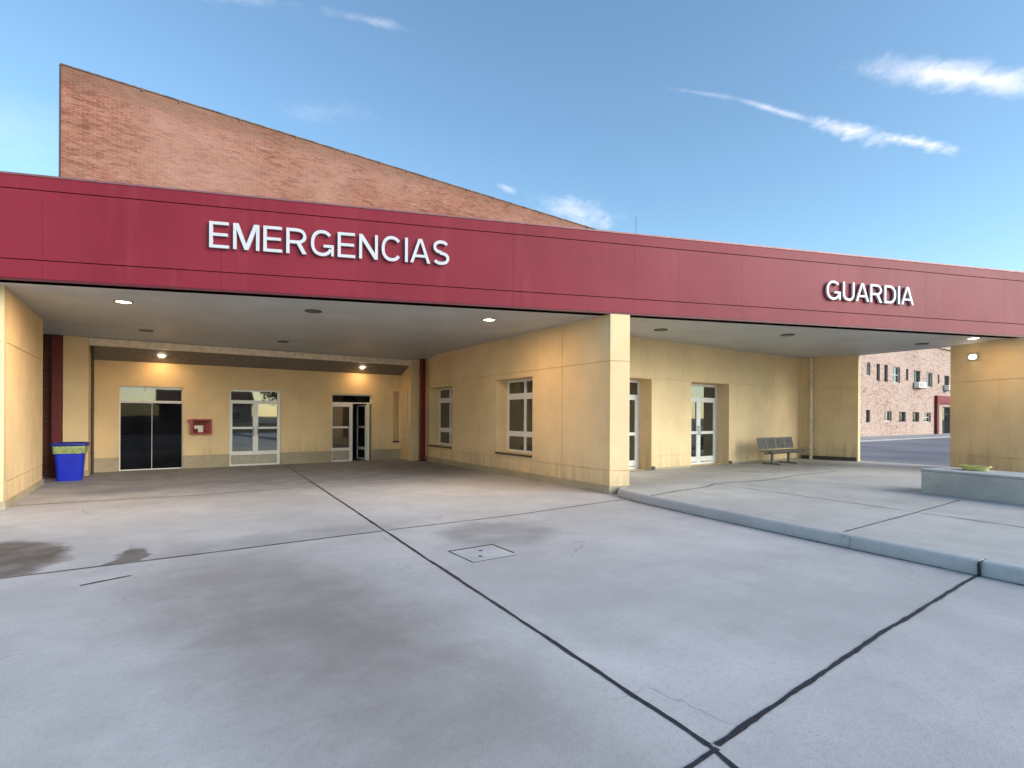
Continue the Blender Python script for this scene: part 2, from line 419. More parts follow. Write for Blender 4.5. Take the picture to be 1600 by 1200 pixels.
# ------------------------------------------------------------------ the hospital entrance building
FA = (8.5, 8.05); FS = -0.372                       # fascia plan line
def fy(x): return FA[1] + FS*(x-FA[0])
ZS = 3.90; ZT = 5.64
bld = empty('hospital_building', (4.0, 18.0, 0), 'yellow rendered hospital wing with white framed doors and windows under the red canopy', 'building')

def wall(M, s0, s1, z0, z1, thick, openings=(), hg=(), vg=(), name='wall', mat=None, parent=None, label=None, gw=0.016, depth=0.018):
    """rendered wall with openings and real recessed grooves"""
    mb = MB(M)
    ss = sorted(set([s0, s1] + [v for o in openings for v in o[:2]] + list(vg)))
    zs = sorted(set([z0, z1] + [v for o in openings for v in o[2:4]] + list(hg)))
    for i in range(len(ss)-1):
        for j in range(len(zs)-1):
            a, b, c, d = ss[i], ss[i+1], zs[j], zs[j+1]
            cm, dm = (a+b)/2, (c+d)/2
            if any(o[0] < cm < o[1] and o[2] < dm < o[3] for o in openings): continue
            mb.box(a, b, -thick, -depth, c, d)
            g = gw/2
            mb.box(a+(g if a in vg else 0), b-(g if b in vg else 0), -depth, 0, c+(g if c in hg else 0), d-(g if d in hg else 0))
    return mb.build(name, mat or M_yellow, parent, label)

def glazed(M, s0, s1, z0, z1, q, name, parent, bars_z=(), mulls=(), fw=0.06, mw=0.06, depth=0.06, glass=None, leafs=None, kick=None, handles=(), sill=None, label=None, fm=None):
    """frame as the part, pane / kick panel / handle / sill as sub-parts.  bars_z: (z, height) ; mulls: s"""
    mb = MB(M)
    mb.box(s0, s0+fw, q-depth, q, z0, z1); mb.box(s1-fw, s1, q-depth, q, z0, z1)
    mb.box(s0+fw, s1-fw, q-depth, q, z1-fw, z1); mb.box(s0+fw, s1-fw, q-depth, q, z0, z0+fw)
    for i, (z, h) in enumerate(bars_z): mb.box(s0+fw, s1-fw, q-depth, q+0.004, z-h/2, z+h/2)
    for (s, w, za, zb) in mulls: mb.box(s-w/2, s+w/2, q-depth+0.005, q+0.008, za, zb)
    f = mb.build(name, fm or M_white, parent, label)
    p = MB(M); p.box(s0+fw*0.5, s1-fw*0.5, q-depth*0.6, q-depth*0.35, z0+fw*0.5, z1-fw*0.5); p.build('pane', glass or M_glass, f)
    if kick:
        p = MB(M); p.box(s0+fw, s1-fw, q-depth*0.3, q-0.006, kick[0], kick[1]); p.build('kick_panel', M_darkpanel, f)
    for (s, za, zb) in handles:
        p = MB(M); p.tube((s, q+0.05, za), (s, q+0.05, zb), 0.012, 8)
        for zz in (za+0.03, zb-0.03): p.tube((s, q, zz), (s, q+0.05, zz), 0.008, 6)
        p.build('handle', M_steel, f)
    if sill:
        p = MB(M); p.box(s0-0.0, s1+0.0, q, sill[1], z0-sill[0]-0.004, z0-0.004); p.build('sill', M_sill, f)
    return f

# -- rear wall of the ambulance bay, Y = 19.3
Mr = frame_matrix((-1.38,19.3), (8.1,19.3), 1)
X0 = -1.38
def rs(x): return x - X0
RO = [(rs(-0.75),rs(0.85),0.0,2.52),(rs(2.13),rs(3.69),0.0,2.52),(rs(5.39),rs(6.87),0.0,2.46),(rs(7.72),rs(7.95),0.70,2.62)]
wall(Mr, 0, rs(8.05), 0.0, 3.9, 0.30, RO, hg=(0.42,), parent=bld)
for a, b in ((0, RO[0][0]), (RO[0][1], RO[1][0]), (RO[1][1], RO[2][0]), (RO[2][1], rs(8.02))):
    pl = MB(Mr); pl.box(a, b, 0.0, 0.035, 0.0, 0.40); pl.build('plinth', M_plinth, bld)
glazed(Mr, rs(-0.75), rs(0.85), 0.0, 2.05, -0.10, 'sliding_door', bld, [], [(rs(0.05),0.012,0.03,2.04)], fw=0.03, glass=M_dglass, label='dark glass sliding door')
glazed(Mr, rs(-0.75), rs(0.85), 2.055, 2.52, -0.085, 'transom_window', bld, [], [(rs(-0.12),0.03,2.06,2.5)], fw=0.04)
glazed(Mr, rs(2.13), rs(3.69), 0.0, 2.52, -0.08, 'double_door', bld, [(2.11,0.11),(1.25,0.07),(0.42,0.12)],
       [(rs(2.91),0.16,0.36,2.1),(rs(2.17),0.10,0.36,2.1),(rs(3.64),0.12,0.0,2.5)], fw=0.05, kick=(0.03,0.36), handles=[(rs(2.86),1.0,1.3),(rs(2.97),1.0,1.3)])
f3 = glazed(Mr, rs(5.39), rs(6.17), 0.0, 2.12, -0.08, 'hinged_door', bld, [(2.05,0.10),(1.25,0.07),(0.45,0.10)], [(rs(6.11),0.12,0.0,2.1)], fw=0.05, kick=(0.03,0.40), handles=[(rs(6.0),1.0,1.3)], label='closed white glazed door leaf')
glazed(Mr, rs(5.39), rs(6.87), 2.12, 2.46, -0.08, 'transom_window', bld, [], [], fw=0.045, glass=M_dglass)
mb = MB(Mr); mb.box(rs(6.70), rs(6.80), -0.14, -0.05, 0, 2.12); mb.build('door_jamb', M_white, bld)
# opened leaf, swung into the dark room
Ml = frame_matrix((6.72,19.42), (6.60,20.15), 1)
glazed(Ml, 0.0, 0.70, 0.02, 2.08, 0.0, 'hinged_door', bld, [(1.25,0.07),(0.45,0.10)], [], fw=0.06, depth=0.05, label='white glazed door leaf standing open')
mb = MB(Mr); mb.box(rs(7.72), rs(7.95), -0.30, -0.20, 0.70, 2.62); mb.build('wall_niche', M_yellow, bld)
mb = MB(Mr); mb.box(rs(7.70), rs(7.97), -0.20, 0.03, 0.655, 0.70); mb.build('sill', M_sill, bld)
# dark room behind the openings
mb = MB()
mb.add([(-1.4,19.61,0.004),(8.0,19.61,0.004),(8.0,20.9,0.004),(-1.4,20.9,0.004),(-1.4,19.61,3.0),(8.0,19.61,3.0),(8.0,20.9,3.0),(-1.4,20.9,3.0)],
       [(0,1,2,3),(4,7,6,5),(3,2,6,7),(0,3,7,4),(1,5,6,2)])
mb.build('interior', M_interior, bld, fix=False)

# -- column beside the bin and column at the right end of the bay
mb = MB(frame_matrix((-1.91,18.3),(-1.38,18.3)))
wall(mb.M, 0, 0.53, 0.0, 3.9, 1.3, (), hg=(2.62, 0.46), name='column', parent=bld)
mb = MB(); mb.box(-1.93,-1.36,18.27,18.29,0,0.16); mb.build('plinth', M_plinth, bld)
mb = MB(); mb.box(8.02,8.50,18.35,19.3,0,3.9); mb.build('column', M_yellow, bld)
mb = MB(); mb.box(7.99,8.015,18.62,18.98,0.70,2.62); mb.build('wall_niche', M_cream, bld)

# -- right-hand side wall of the bay, ending in the fin under the fascia
P0 = (8.2, 8.18); P1 = (8.55, 18.4)
Ms = frame_matrix(P0, P1, -1)
SO = [(2.95,4.82,0.64,2.73),(7.76,9.64,0.62,2.70)]
wall(Ms, 0.0, 10.3, 0.0, ZS, 0.46, SO, hg=(0.50, 2.88), vg=(1.69,), name='wall', parent=bld)
mb = MB(Ms); mb.box(0.02, 10.2, 0.0, 0.04, 0.0, 0.17); mb.build('plinth', M_plinth, bld)
for (a, b, c, d) in SO:
    glazed(Ms, a, b, c, d, -0.40, 'window', bld, [(2.25,0.17),(1.17,0.15)], [((a+b)/2,0.10,c,d)], fw=0.07, sill=(0.05, 0.03))
# fin end face: parallel to the fascia
Mf = frame_matrix((8.185,8.175),(8.62,8.013),1)
wall(Mf, 0.0, 0.46, 0.0, ZS, 0.12, (), hg=(0.50,2.88), name='wall', parent=bld)
mb = MB(Mf); mb.box(-0.03, 0.47, 0.0, 0.035, 0.0, 0.17); mb.build('plinth', M_plinth, bld)
mb = MB(); mb.box(8.62,8.70,8.35,10.2,0.0,ZS); mb.build('wall', M_yellow_deck, bld)

# -- guard-room wall, Y = 10.15, doors set deep
Mg = frame_matrix((8.66,10.15),(19.9,10.15),1)
def gs(x): return x-8.66
GO = [(gs(9.88),gs(11.82),HK,2.76),(gs(13.62),gs(15.57),HK,2.76)]
wall(Mg, 0, gs(19.9), HK-0.1, ZS, 0.55, GO, hg=(0.55,2.78), name='wall', parent=bld, mat=M_yellow_deck)
for (a, b, c, d) in GO:
    m = (a+b)/2
    glazed(Mg, a, b, c, d-0.02, -0.46, 'double_door', bld, [(2.24,0.15),(1.18,0.09),(HK+0.17,0.16)], [(m,0.20,HK+0.05,2.2),(a+0.12,0.12,HK+0.05,2.2),(b-0.12,0.12,HK+0.05,2.2)],
           fw=0.07, handles=[(m-0.06,1.1,1.4),(m+0.06,1.1,1.4)])
for a, b in ((gs(11.83), gs(13.61)), (gs(15.58), gs(19.88))):
    mb = MB(Mg); mb.box(a, b, 0.0, 0.012, HK-0.05, HK+0.05); mb.build('plinth', M_plinth, bld)
for xx in (11.832, 15.582):
    mb = MB(Mg); mb.box(gs(xx),gs(xx+0.12),0.0,0.03,HK-0.02,HK+0.10); mb.build('door_stone', M_sill, bld)
# return wall at the end of the guard-room front
Mt = frame_matrix((20.1,10.15),(20.45,8.34),1)
wall(Mt, 0.0, 1.84, HK-0.1, ZS, 0.34, (), hg=(0.55,2.74), name='wall', parent=bld, mat=M_yellow_deck)
mb = MB(Mt); mb.box(0.05,1.80,0.0,0.05,HK-0.05,HK+0.13); mb.build('plinth', M_sill, bld)
mb = MB(); mb.box(19.9,20.12,10.15,10.6,HK-0.1,ZS); mb.build('wall', M_yellow_deck, bld)

# ------------------------------------------------------------------ canopy
can = empty('entrance_canopy', (6.0, 10.0, 3.9), 'long red panelled canopy fascia with grey underside spanning the emergency and guard entrances', 'canopy')
XL, XR = -9.5, 24.0
D = Vector((1, FS, 0)).normalized(); Lc = (XR-XL)/D.x
Mc = frame_matrix((XL, fy(XL)), (XR, fy(XR)), 1)
mb = MB(Mc); mb.box(0, Lc, -0.30, -0.045, ZS-0.0, ZT-0.03); mb.build('backing', M_drip, can)
joints = [0.0] + [ (x-XL)/D.x for x in [-1.5-2.55*k for k in (3,2,1)] + [-1.5+2.55*k for k in range(10)] ] + [Lc]
joints = sorted(j for j in joints if 0 <= j <= Lc)
for a, b in zip(joints[:-1], joints[1:]):
    if b-a < 0.05: continue
    mb = MB(Mc); g = 0.0015
    for (z0, z1, q) in ((ZS+0.03, ZS+0.335, 0.0), (ZS+0.352, ZT-0.232, 0.0), (ZT-0.215, ZT, 0.0)):
        mb.box(a+g, b-g, -0.04, q, z0, z1)
    mb.build('fascia_panel', M_fascia, can)
mb = MB(Mc); mb.box(0, Lc, -0.38, 0.012, ZT+0.002, ZT+0.035); mb.build('coping', M_fcoping, can)
mb = MB(Mc); mb.box(0, Lc, -0.06, -0.004, ZS-0.006, ZS+0.027); mb.build('drip_edge', M_drip, can)
# soffits
mb = MB()
mb.add([(XL,fy(XL)+0.06,ZS),(8.4,fy(8.4)+0.06,ZS),(8.6,17.0,ZS),(XL,17.0,ZS),(8.6,18.3,3.76),(XL,18.3,3.76)], [(0,1,2,3),(3,2,4,5)])
mb.build('soffit', M_soffit, can, fix=False)
mb = MB(); mb.add([(8.4,fy(8.4)+0.06,ZS),(XR,fy(XR)+0.06,ZS),(20.45,5.6,ZS),(20.75,8.4,ZS),(20.3,10.4,ZS),(8.5,10.4,ZS)], [(0,1,2,3,4,5)]); mb.build('soffit', M_soffit, can, fix=False)
mb = MB(); mb.box(-1.37,8.02,18.30,18.45,3.56,3.75); mb.build('beam', mat_simple('pale_beam_paint', (0.82, 0.70, 0.52), 0.6), can)
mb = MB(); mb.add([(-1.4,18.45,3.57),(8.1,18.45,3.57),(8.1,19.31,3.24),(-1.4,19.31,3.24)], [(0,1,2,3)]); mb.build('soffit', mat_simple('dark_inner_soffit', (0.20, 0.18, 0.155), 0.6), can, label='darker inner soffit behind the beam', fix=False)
mb = MB(); mb.prism([(XL,fy(XL)+0.25),(XR,fy(XR)+0.25),(20.7,6.0),(20.9,10.9),(9,10.9),(9,20.95),(XL,20.95)], 4.25, 4.45); mb.build('roof', M_coping, can)

# ------------------------------------------------------------------ lettering on the fascia
LT = 0.126                                          # stroke width over cap height
def arc(cx, cy, rx, ry, a0, a1, n=22, p=2.25):
    """points on a slightly squared ellipse, as in a grotesque typeface"""
    out = []
    for i in range(n+1):
        a = R(a0+(a1-a0)*i/n); c, s_ = math.cos(a), math.sin(a)
        out.append((cx+rx*math.copysign(abs(c)**(2/p), c), cy+ry*math.copysign(abs(s_)**(2/p), s_)))
    return out
def ribbon(pts, t=LT):
    """list of quads following a centre line"""
    L = [Vector(p) for p in pts]; l = []; r = []
    for i, p in enumerate(L):
        d = (L[min(i+1,len(L)-1)]-L[max(i-1,0)]).normalized(); n = Vector((-d.y, d.x))
        l.append(tuple(p+n*t/2)); r.append(tuple(p-n*t/2))
    return l + r[::-1]
def glyph(c):
    """polygons (no two overlap) and width, cap height 1"""
    t = LT; h = t/2
    rect = lambda x0, x1, y0, y1: [(x0,y0),(x1,y0),(x1,y1),(x0,y1)]
    if c == 'I': return [rect(0,t,0,1)], t
    if c == 'E': return [[(0,0),(.74,0),(.74,t*.9),(t,t*.9),(t,.455),(.69,.455),(.69,.455+t*.88),(t,.455+t*.88),(t,1-t*.9),(.72,1-t*.9),(.72,1),(0,1)]], .74
    if c == 'M': return [[(0,0),(t*.95,0),(t*.95,.78),(.43,0),(.57,0),(1-t*.95,.78),(1-t*.95,0),(1,0),(1,1),(.80,1),(.5,.22),(.20,1),(0,1)]], 1.0
    if c == 'N': return [[(0,0),(t*.97,0),(t*.97,.76),(.80-t*1.12,0),(.80,0),(.80,1),(.80-t*.97,1),(.80-t*.97,.24),(t*1.12,1),(0,1)]], .80
    if c == 'A':
        w = .90; m = w/2; k = m          # slanted strokes
        xl = lambda y: y*(m-.085)        # outer left edge
        il = lambda y: t*1.06 + y*(m-t*.95)/.90*0.98
        yb0, yb1 = .235, .235+t*.85
        left = [(0,0),(t*1.06,0),(il(.845) if il(.845) < m else m,.845),(m,.845),(m,1),(m-.085,1)]
        right = [(w-p[0],p[1]) for p in left][::-1]
        bar = [(il(yb0),yb0),(w-il(yb0),yb0),(w-il(yb1),yb1),(il(yb1),yb1)]
        return [left, right, bar], w
    if c == 'U': return [ribbon([(h,1),(h,.6),(h,.40)] + arc(.39,.36,.39-h,.36-h+.012,180,360) + [(.78-h,.40),(.78-h,.6),(.78-h,1)])], .78
    if c == 'C': return [ribbon(arc(.44,.5,.44-h,.5-h+.015,38,322,34))], .86
    if c == 'G':
        return [ribbon(arc(.46,.5,.46-h,.5-h+.015,40,332,34)), rect(.94-t*.85,.94,0,.44), rect(.52,.94-t*.85,.44-t*.85,.44)], .94
    if c == 'D': return [rect(0,t,0,1), ribbon([(t,h),(.30,h)] + arc(.36,.5,.46-h,.5-h,-90,90,24) + [(.30,1-h),(t,1-h)])], .82
    if c == 'R':
        return [rect(0,t,0,1), ribbon([(t,.46),(.40,.46)] + arc(.46,.695,.345-h,.235,-90,90,16,2.1) + [(.40,1-h),(t,1-h)], t*.96),
                [(.42,.40),(.655,0),(.83,0),(.585,.42)]], .83
    if c == 'S':
        up = arc(.39,.735,.335-h+.02,.265-h+.012,28,268,20,2.1); lo = arc(.39,.262,.375-h,.262-h+.012,92,-152,20,2.1)
        return [ribbon(up + lo)], .78
def lettering(word, x0, x1, z0, z1, label):
    t = empty('wall_lettering', (x0, fy(x0), z0), label, 'sign')
    gap = 0.165; pos = []; x = 0.0
    for i, ch in enumerate(word):
        if i and ('A' in (ch, word[i-1])): x -= 0.06
        pos.append(x); x += glyph(ch)[1] + gap
    sx = ((x1-x0)/D.x)/(x-gap); sz = z1-z0
    M = frame_matrix((x0, fy(x0)), (x0+1, fy(x0+1)), 1)
    for ch, p in zip(word, pos):
        mb = MB()
        for ip, poly in enumerate(glyph(ch)[0]):
            n = len(poly); vs = [tuple(M @ Vector(((a+p)*sx, q, z0+b*sz))) for q in (0.022-0.001*ip, 0.066+0.001*ip) for a, b in poly]
            if ch in 'UCGDRS' and n > 12:     # ribbons: quads across the stroke
                m = n//2; fs = []
                for i in range(m-1):
                    fs += [(i, i+1, n-2-i, n-1-i), (n+n-1-i, n+n-2-i, n+i+1, n+i)]
            else: fs = [tuple(reversed(range(n))), tuple(range(n, 2*n))]
            fs += [(i, (i+1) % n, n+(i+1) % n, n+i) for i in range(n)]
            mb.add(vs, fs)
        mb.build('letter', M_letter, t)
    return t
lettering('EMERGENCIAS', 0.88, 4.91, 4.66, 5.13, 'white raised EMERGENCIAS lettering on the red fascia')
lettering('GUARDIA', 13.42, 15.92, 4.53, 4.98, 'white raised GUARDIA lettering on the red fascia')

# ------------------------------------------------------------------ free-standing piers
pier = empty('wall_pier', (-2.3, 14.5, 0), 'tall yellow rendered pier holding up the canopy in front of the blue bin', 'pier')
Mp = frame_matrix((-2.1,12.6),(-2.1,16.6),1)
wall(Mp, 0, 4.0, 0.0, ZS, 0.22, (), hg=(0.46,2.93), name='wall', parent=pier)
Mq = frame_matrix((-5.0,12.58),(-2.1,12.58),1)
wall(Mq, 0, 2.9, 0.0, ZS, 0.2, (), hg=(0.46,2.93), name='wall', parent=pier)
mb = MB(); mb.box(-5.0,-2.3,12.8,16.6,0.0,ZS); mb.build('core', M_yellow, pier)
mb = MB(); mb.box(-2.1,-2.07,12.6,16.6,0.0,0.13); mb.box(-5.0,-2.07,12.55,12.578,0.0,0.13); mb.build('plinth', M_plinth, pier)

pier2 = empty('wall_pier', (20.2, 5.0, HK), 'broad pale yellow pier behind the low concrete wall, lit by a wall lamp', 'pier')
PA = (20.4,5.75); PB = (19.5,3.9)
Mw = frame_matrix(PA, (PA[0]+(PB[0]-PA[0])*1.35, PA[1]+(PB[1]-PA[1])*1.35), 1)
wall(Mw, 0, 2.35, HK, ZS, 0.5, (), hg=(0.58,2.78), name='wall', parent=pier2, mat=M_yellow_deck)

# ------------------------------------------------------------------ brick block behind
bb = empty('brick_building', (10, 21, 0), 'tall windowless brick block rising behind the red canopy', 'building')
def tz(x): return 12.30 - 0.021*(x+2.27)
mb = MB(); mb.prism([(-2.27,21.0),(40,21.0),(40,44),(-2.27,44)], 0, [tz(-2.27),tz(40),tz(40),tz(-2.27)]); mb.build('wall', M_brick, bb)
mb = MB(); mb.prism([(-2.30,20.97),(40.03,20.97),(40.03,21.3),(-2.30,21.3)], [tz(-2.3)+.004,tz(40)+.004,tz(40)+.004,tz(-2.3)+.004], [tz(-2.3)+.04,tz(40)+.04,tz(40)+.04,tz(-2.3)+.04])
x = -2.0
while x < 24:
    x += random.uniform(0.9, 1.9); mb.box(x, x+0.05, 20.955, 20.966, tz(x)-0.05, tz(x)+0.042)
mb.build('coping', M_bcoping, bb)
mb = MB(); mb.box(-2.315,-2.275,20.965,21.2,0,12.30); mb.build('corner_trim', M_darkmetal, bb)

# brick return left of the bay, seen past the pier
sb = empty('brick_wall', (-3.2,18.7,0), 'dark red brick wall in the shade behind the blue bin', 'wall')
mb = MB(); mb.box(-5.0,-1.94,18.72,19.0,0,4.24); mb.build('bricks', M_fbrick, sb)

# red steel posts
def post(x, y, w, z1, label):
    t = empty('steel_post', (x, y, 0), label, 'post', 'dark red steel posts at the back of the ambulance bay')
    mb = MB(); mb.box(x-w/2, x+w/2, y-w/2, y+w/2, 0.012, z1); mb.build('shaft', M_darkred, t, bevel=0.01)
    mb = MB(); mb.box(x-w*0.8, x+w*0.8, y-w*0.8, y+w*0.8, 0, 0.012); mb.build('base_plate', M_darkred, t)
    return t
post(-2.03, 18.30, 0.20, 3.75, 'dark red steel post beside the blue bin and brick wall')
post(8.33, 17.98, 0.17, 3.79, 'dark red steel post against the windowed side wall')

def pipe(name, pts, r, m, label, brackets):
    t = empty(name, pts[0], label, 'pipe')
    mb = MB()
    for a, b in zip(pts[:-1], pts[1:]): mb.tube(a, b, r, 12)
    mb.build('tube', m, t)
    for z in brackets:
        k = MB(); k.tube((pts[0][0],pts[0][1],z-0.02),(pts[0][0],pts[0][1],z+0.02), r*1.25, 12); k.build('bracket', m, t)
pipe('downpipe', [(-1.31,18.55,0.02),(-1.31,18.55,3.7)], 0.035, M_darkmetal, 'thin dark downpipe beside the yellow column near the sliding door', (0.6,1.8,3.0))
pipe('drain_pipe', [(20.06,9.75,HK),(20.06,9.75,3.88)], 0.055, M_cream, 'cream drain pipe on the yellow wall right of the metal bench', (0.9,2.2,3.5))

# ------------------------------------------------------------------ lamps
def ceiling_light(x, y, z, label, lit, w=0.16, power=0.0):
    t = empty('ceiling_light', (x, y, z), label, 'ceiling light', 'recessed lights under the canopy')
    mb = MB(); mb.lathe((x,y,z), [(w*0.78,-0.012),(w*0.82,-0.022),(w,-0.016),(w*1.02,0.0)], 24); mb.build('trim', M_trim if lit else M_darkmetal, t)
    mb = MB(); mb.lathe((x,y,z), [(0.001,-0.020),(w*0.5,-0.018),(w*0.79,-0.010)], 24); mb.build('lens', M_lamp if lit else M_lens, t)
    if lit and power:
        l = bpy.data.lights.new('ceiling_lamp', 'AREA'); l.shape = 'DISK'; l.size = w*1.6; l.energy = power; l.color = (1.0, 0.60, 0.24)
        o = bpy.data.objects.new('ceiling_lamp', l); COL.objects.link(o); o.parent = t; o.location = (0,0,-0.035)
    return t
PW = 24
ceiling_light(-0.44,12.94,ZS,'lit round ceiling light near the left pier, at front of the bay',True,0.165,PW)
ceiling_light(6.43,10.30,ZS,'lit ceiling light near the fin wall, at front of the bay',True,0.165,PW)
ceiling_light(2.87,11.70,ZS,'unlit ceiling light midway between the two lit lights at front of the bay',False,0.17)
ceiling_light(-0.09,17.0,ZS-0.004,'unlit ceiling light above the sliding door in front of the beam',False,0.16)
ceiling_light(3.3,17.0,ZS-0.004,'unlit ceiling light above the white double door in front of the beam',False,0.16)
def zr(y): return 3.57 - (y-18.45)*0.384 - 0.006
ceiling_light(0.28,18.86,zr(18.86),'lit ceiling light behind the beam above the sliding door',True,0.125,PW*0.16)
ceiling_light(6.35,18.86,zr(18.86),'lit ceiling light behind the beam above the right-hand hinged door',True,0.125,PW*0.16)
ceiling_light(10.72,8.92,ZS,'unlit ceiling light in front of the guard entrance door nearest the fin wall',False,0.17)
ceiling_light(14.1,7.47,ZS,'unlit ceiling light in the middle of the guard entrance soffit, below the lettering',False,0.17)
ceiling_light(18.94,6.02,ZS,'unlit ceiling light near the passage to the street',False,0.17)
ceiling_light(18.72,4.77,ZS,'lit ceiling light close to the right-hand yellow pier',True,0.165,PW*0.3)
wl = empty('wall_lamp', tuple(Mw @ Vector((0.71,0,3.5))), 'glowing bulkhead lamp high on the right-hand yellow pier', 'wall lamp')
mb = MB(Mw)
def ball(mb, c, r, n=14, m=8, sq=0.6):
    vs = []; fs = []
    for i in range(m+1):
        a = math.pi*i/m
        for j in range(n):
            b = 2*math.pi*j/n
            vs.append((c[0]+r*1.5*math.sin(a)*math.cos(b), c[1]+r*sq*math.cos(a), c[2]+r*math.sin(a)*math.sin(b)))
    for i in range(m):
        for j in range(n): fs.append((i*n+j, i*n+(j+1)%n, (i+1)*n+(j+1)%n, (i+1)*n+j))
    mb.add(vs, fs, True)
ball(mb, (0.71,0.05,3.5), 0.068); mb.build('lens', M_lamp, wl)
mb = MB(Mw); mb.box(0.56,0.86,0.0,0.04,3.40,3.60); mb.build('housing', M_trim, wl, bevel=0.01)

# ------------------------------------------------------------------ small things
# litter bin
def rrect(cx, cy, hx, hy, r, z, n=5):
    out = []
    for (sx, sy, a0) in ((1,1,0),(-1,1,90),(-1,-1,180),(1,-1,270)):
        for i in range(n+1):
            a = R(a0+90*i/n); out.append((cx+sx*(hx-r)+r*math.cos(a), cy+sy*(hy-r)+r*math.sin(a), z))
    return out
def loft(mb, rings, cap0=True, cap1=False):
    n = len(rings[0]); vs = [p for r in rings for p in r]; fs = []
    for k in range(len(rings)-1):
        for i in range(n): fs.append((k*n+i, k*n+(i+1)%n, (k+1)*n+(i+1)%n, (k+1)*n+i))
    mb.add(vs, fs, True)
    if cap0: mb.add(rings[0], [tuple(reversed(range(n)))])
    if cap1: mb.add(rings[-1], [tuple(range(n))])
bx, by = -1.66, 17.35
tb = empty('litter_bin', (bx, by, 0), 'bright blue plastic litter bin with green bag over its rim', 'bin')
mb = MB(); loft(mb, [rrect(bx,by,0.235,0.235,0.07,0.0), rrect(bx,by,0.245,0.245,0.07,0.03), rrect(bx,by,0.30,0.30,0.08,0.82), rrect(bx,by,0.305,0.305,0.08,0.84), rrect(bx,by,0.27,0.27,0.07,0.835), rrect(bx,by,0.23,0.23,0.06,0.10)], True, True); mb.build('body', M_blue, tb)
mb = MB(); rg = []
for z, h in ((0.70,0.322),(0.78,0.326),(0.88,0.335),(0.895,0.325),(0.885,0.30),(0.70,0.275)):
    rg.append([(p[0]+random.uniform(-.008,.008), p[1]+random.uniform(-.008,.008), p[2]+(random.uniform(-.03,.03) if z < 0.72 else 0)) for p in rrect(bx,by,h,h,0.08,z)])
loft(mb, rg, False, False); mb.build('bag', M_liner, tb)
mb = MB(); loft(mb, [rrect(bx,by,0.338,0.338,0.085,0.872), rrect(bx,by,0.372,0.372,0.09,0.885), rrect(bx,by,0.372,0.372,0.09,0.94), rrect(bx,by,0.345,0.345,0.085,0.955), rrect(bx,by,0.30,0.30,0.07,0.95), rrect(bx,by,0.29,0.29,0.07,0.875)], False, False); mb.build('rim', M_bluerim, tb)

# red wall cabinet
cab = empty('wall_cabinet', (1.33,19.29,1.05), 'small red wall cabinet with glazed front between sliding door and double door', 'cabinet')
mb = MB()
mb.box(1.05,1.62,19.12,19.295,1.06,1.10); mb.box(1.05,1.62,19.12,19.295,1.50,1.54); mb.box(1.05,1.10,19.12,19.295,1.10,1.50); mb.box(1.57,1.62,19.12,19.295,1.10,1.50); mb.box(1.10,1.57,19.27,19.295,1.10,1.50)
mb.build('case', M_redbox, cab)
mb = MB(); mb.box(1.10,1.57,19.135,19.145,1.10,1.50); mb.build('front_panel', mat_glass('red_cabinet_glass', (0.22,0.045,0.03), 1.6), cab)
mb = MB(); mb.box(1.14,1.24,19.125,19.134,1.24,1.34); mb.box(1.24,1.38,19.126,19.134,1.13,1.34); mb.build('notice', M_paper, cab)
mb = MB(); mb.box(0.98,1.05,19.12,19.2,1.44,1.52); mb.build('latch', M_redbox, cab)

# steel bench
bn = empty('bench', (17.2,9.35,HK), 'perforated grey metal bench against the yellow guard entrance wall', 'bench')
bx0, bx1 = 16.15, 18.35; zs = HK+0.43
n = 4; w = (bx1-bx0)/n
for i in range(n):
    a = bx0+i*w+0.012; b = bx0+(i+1)*w-0.012
    s = MB(); s.add([(a,9.02,zs-0.02),(b,9.02,zs-0.02),(b,9.06,zs+0.012),(a,9.06,zs+0.012),(b,9.40,zs-0.012),(a,9.40,zs-0.012),(b,9.48,zs+0.02),(a,9.48,zs+0.02)], [(0,1,2,3),(3,2,4,5),(5,4,6,7)])
    o = s.build('seat', M_bench, bn); k = o.modifiers.new('t','SOLIDIFY'); k.thickness = 0.012
    s = MB()
    # perforated back: vertical slats in a frame
    z0, z1 = zs+0.06, zs+0.43
    def by_(z): return 9.46 + (z-zs)*0.22
    for (za, zb) in ((z0, z0+0.04), (z1-0.05, z1)): s.add([(a,by_(za),za),(b,by_(za),za),(b,by_(zb),zb),(a,by_(zb),zb)], [(0,1,2,3)])
    m = 13
    for j in range(m):
        xa = a+(b-a)*j/m; xb = xa+(b-a)/m*0.72
        s.add([(xa,by_(z0+0.04),z0+0.04),(xb,by_(z0+0.04),z0+0.04),(xb,by_(z1-0.05),z1-0.05),(xa,by_(z1-0.05),z1-0.05)], [(0,1,2,3)])
    o = s.build('backrest', M_bench, bn, fix=False); k = o.modifiers.new('t','SOLIDIFY'); k.thickness = 0.01
mb = MB(); mb.box(bx0, bx1+0.25, 9.22, 9.28, zs-0.09, zs-0.03); mb.build('rail', M_bench, bn)
mb = MB(); mb.box(bx1+0.02, bx1+0.36, 9.05, 9.42, zs-0.012, zs+0.006); mb.build('side_table', M_bench, bn)
for x in (16.55, 17.55):
    mb = MB(); mb.box(x-0.03,x+0.03,9.22,9.28,HK+0.05,zs-0.09); mb.box(x-0.025,x+0.025,8.98,9.55,HK+0.012,HK+0.05)
    for yy in (9.0, 9.53): mb.tube((x,yy,HK),(x,yy,HK+0.012),0.03,10)
    mb.box(x-0.02,x+0.02,9.06,9.50,zs-0.035,zs-0.016); mb.build('leg', M_bench, bn)

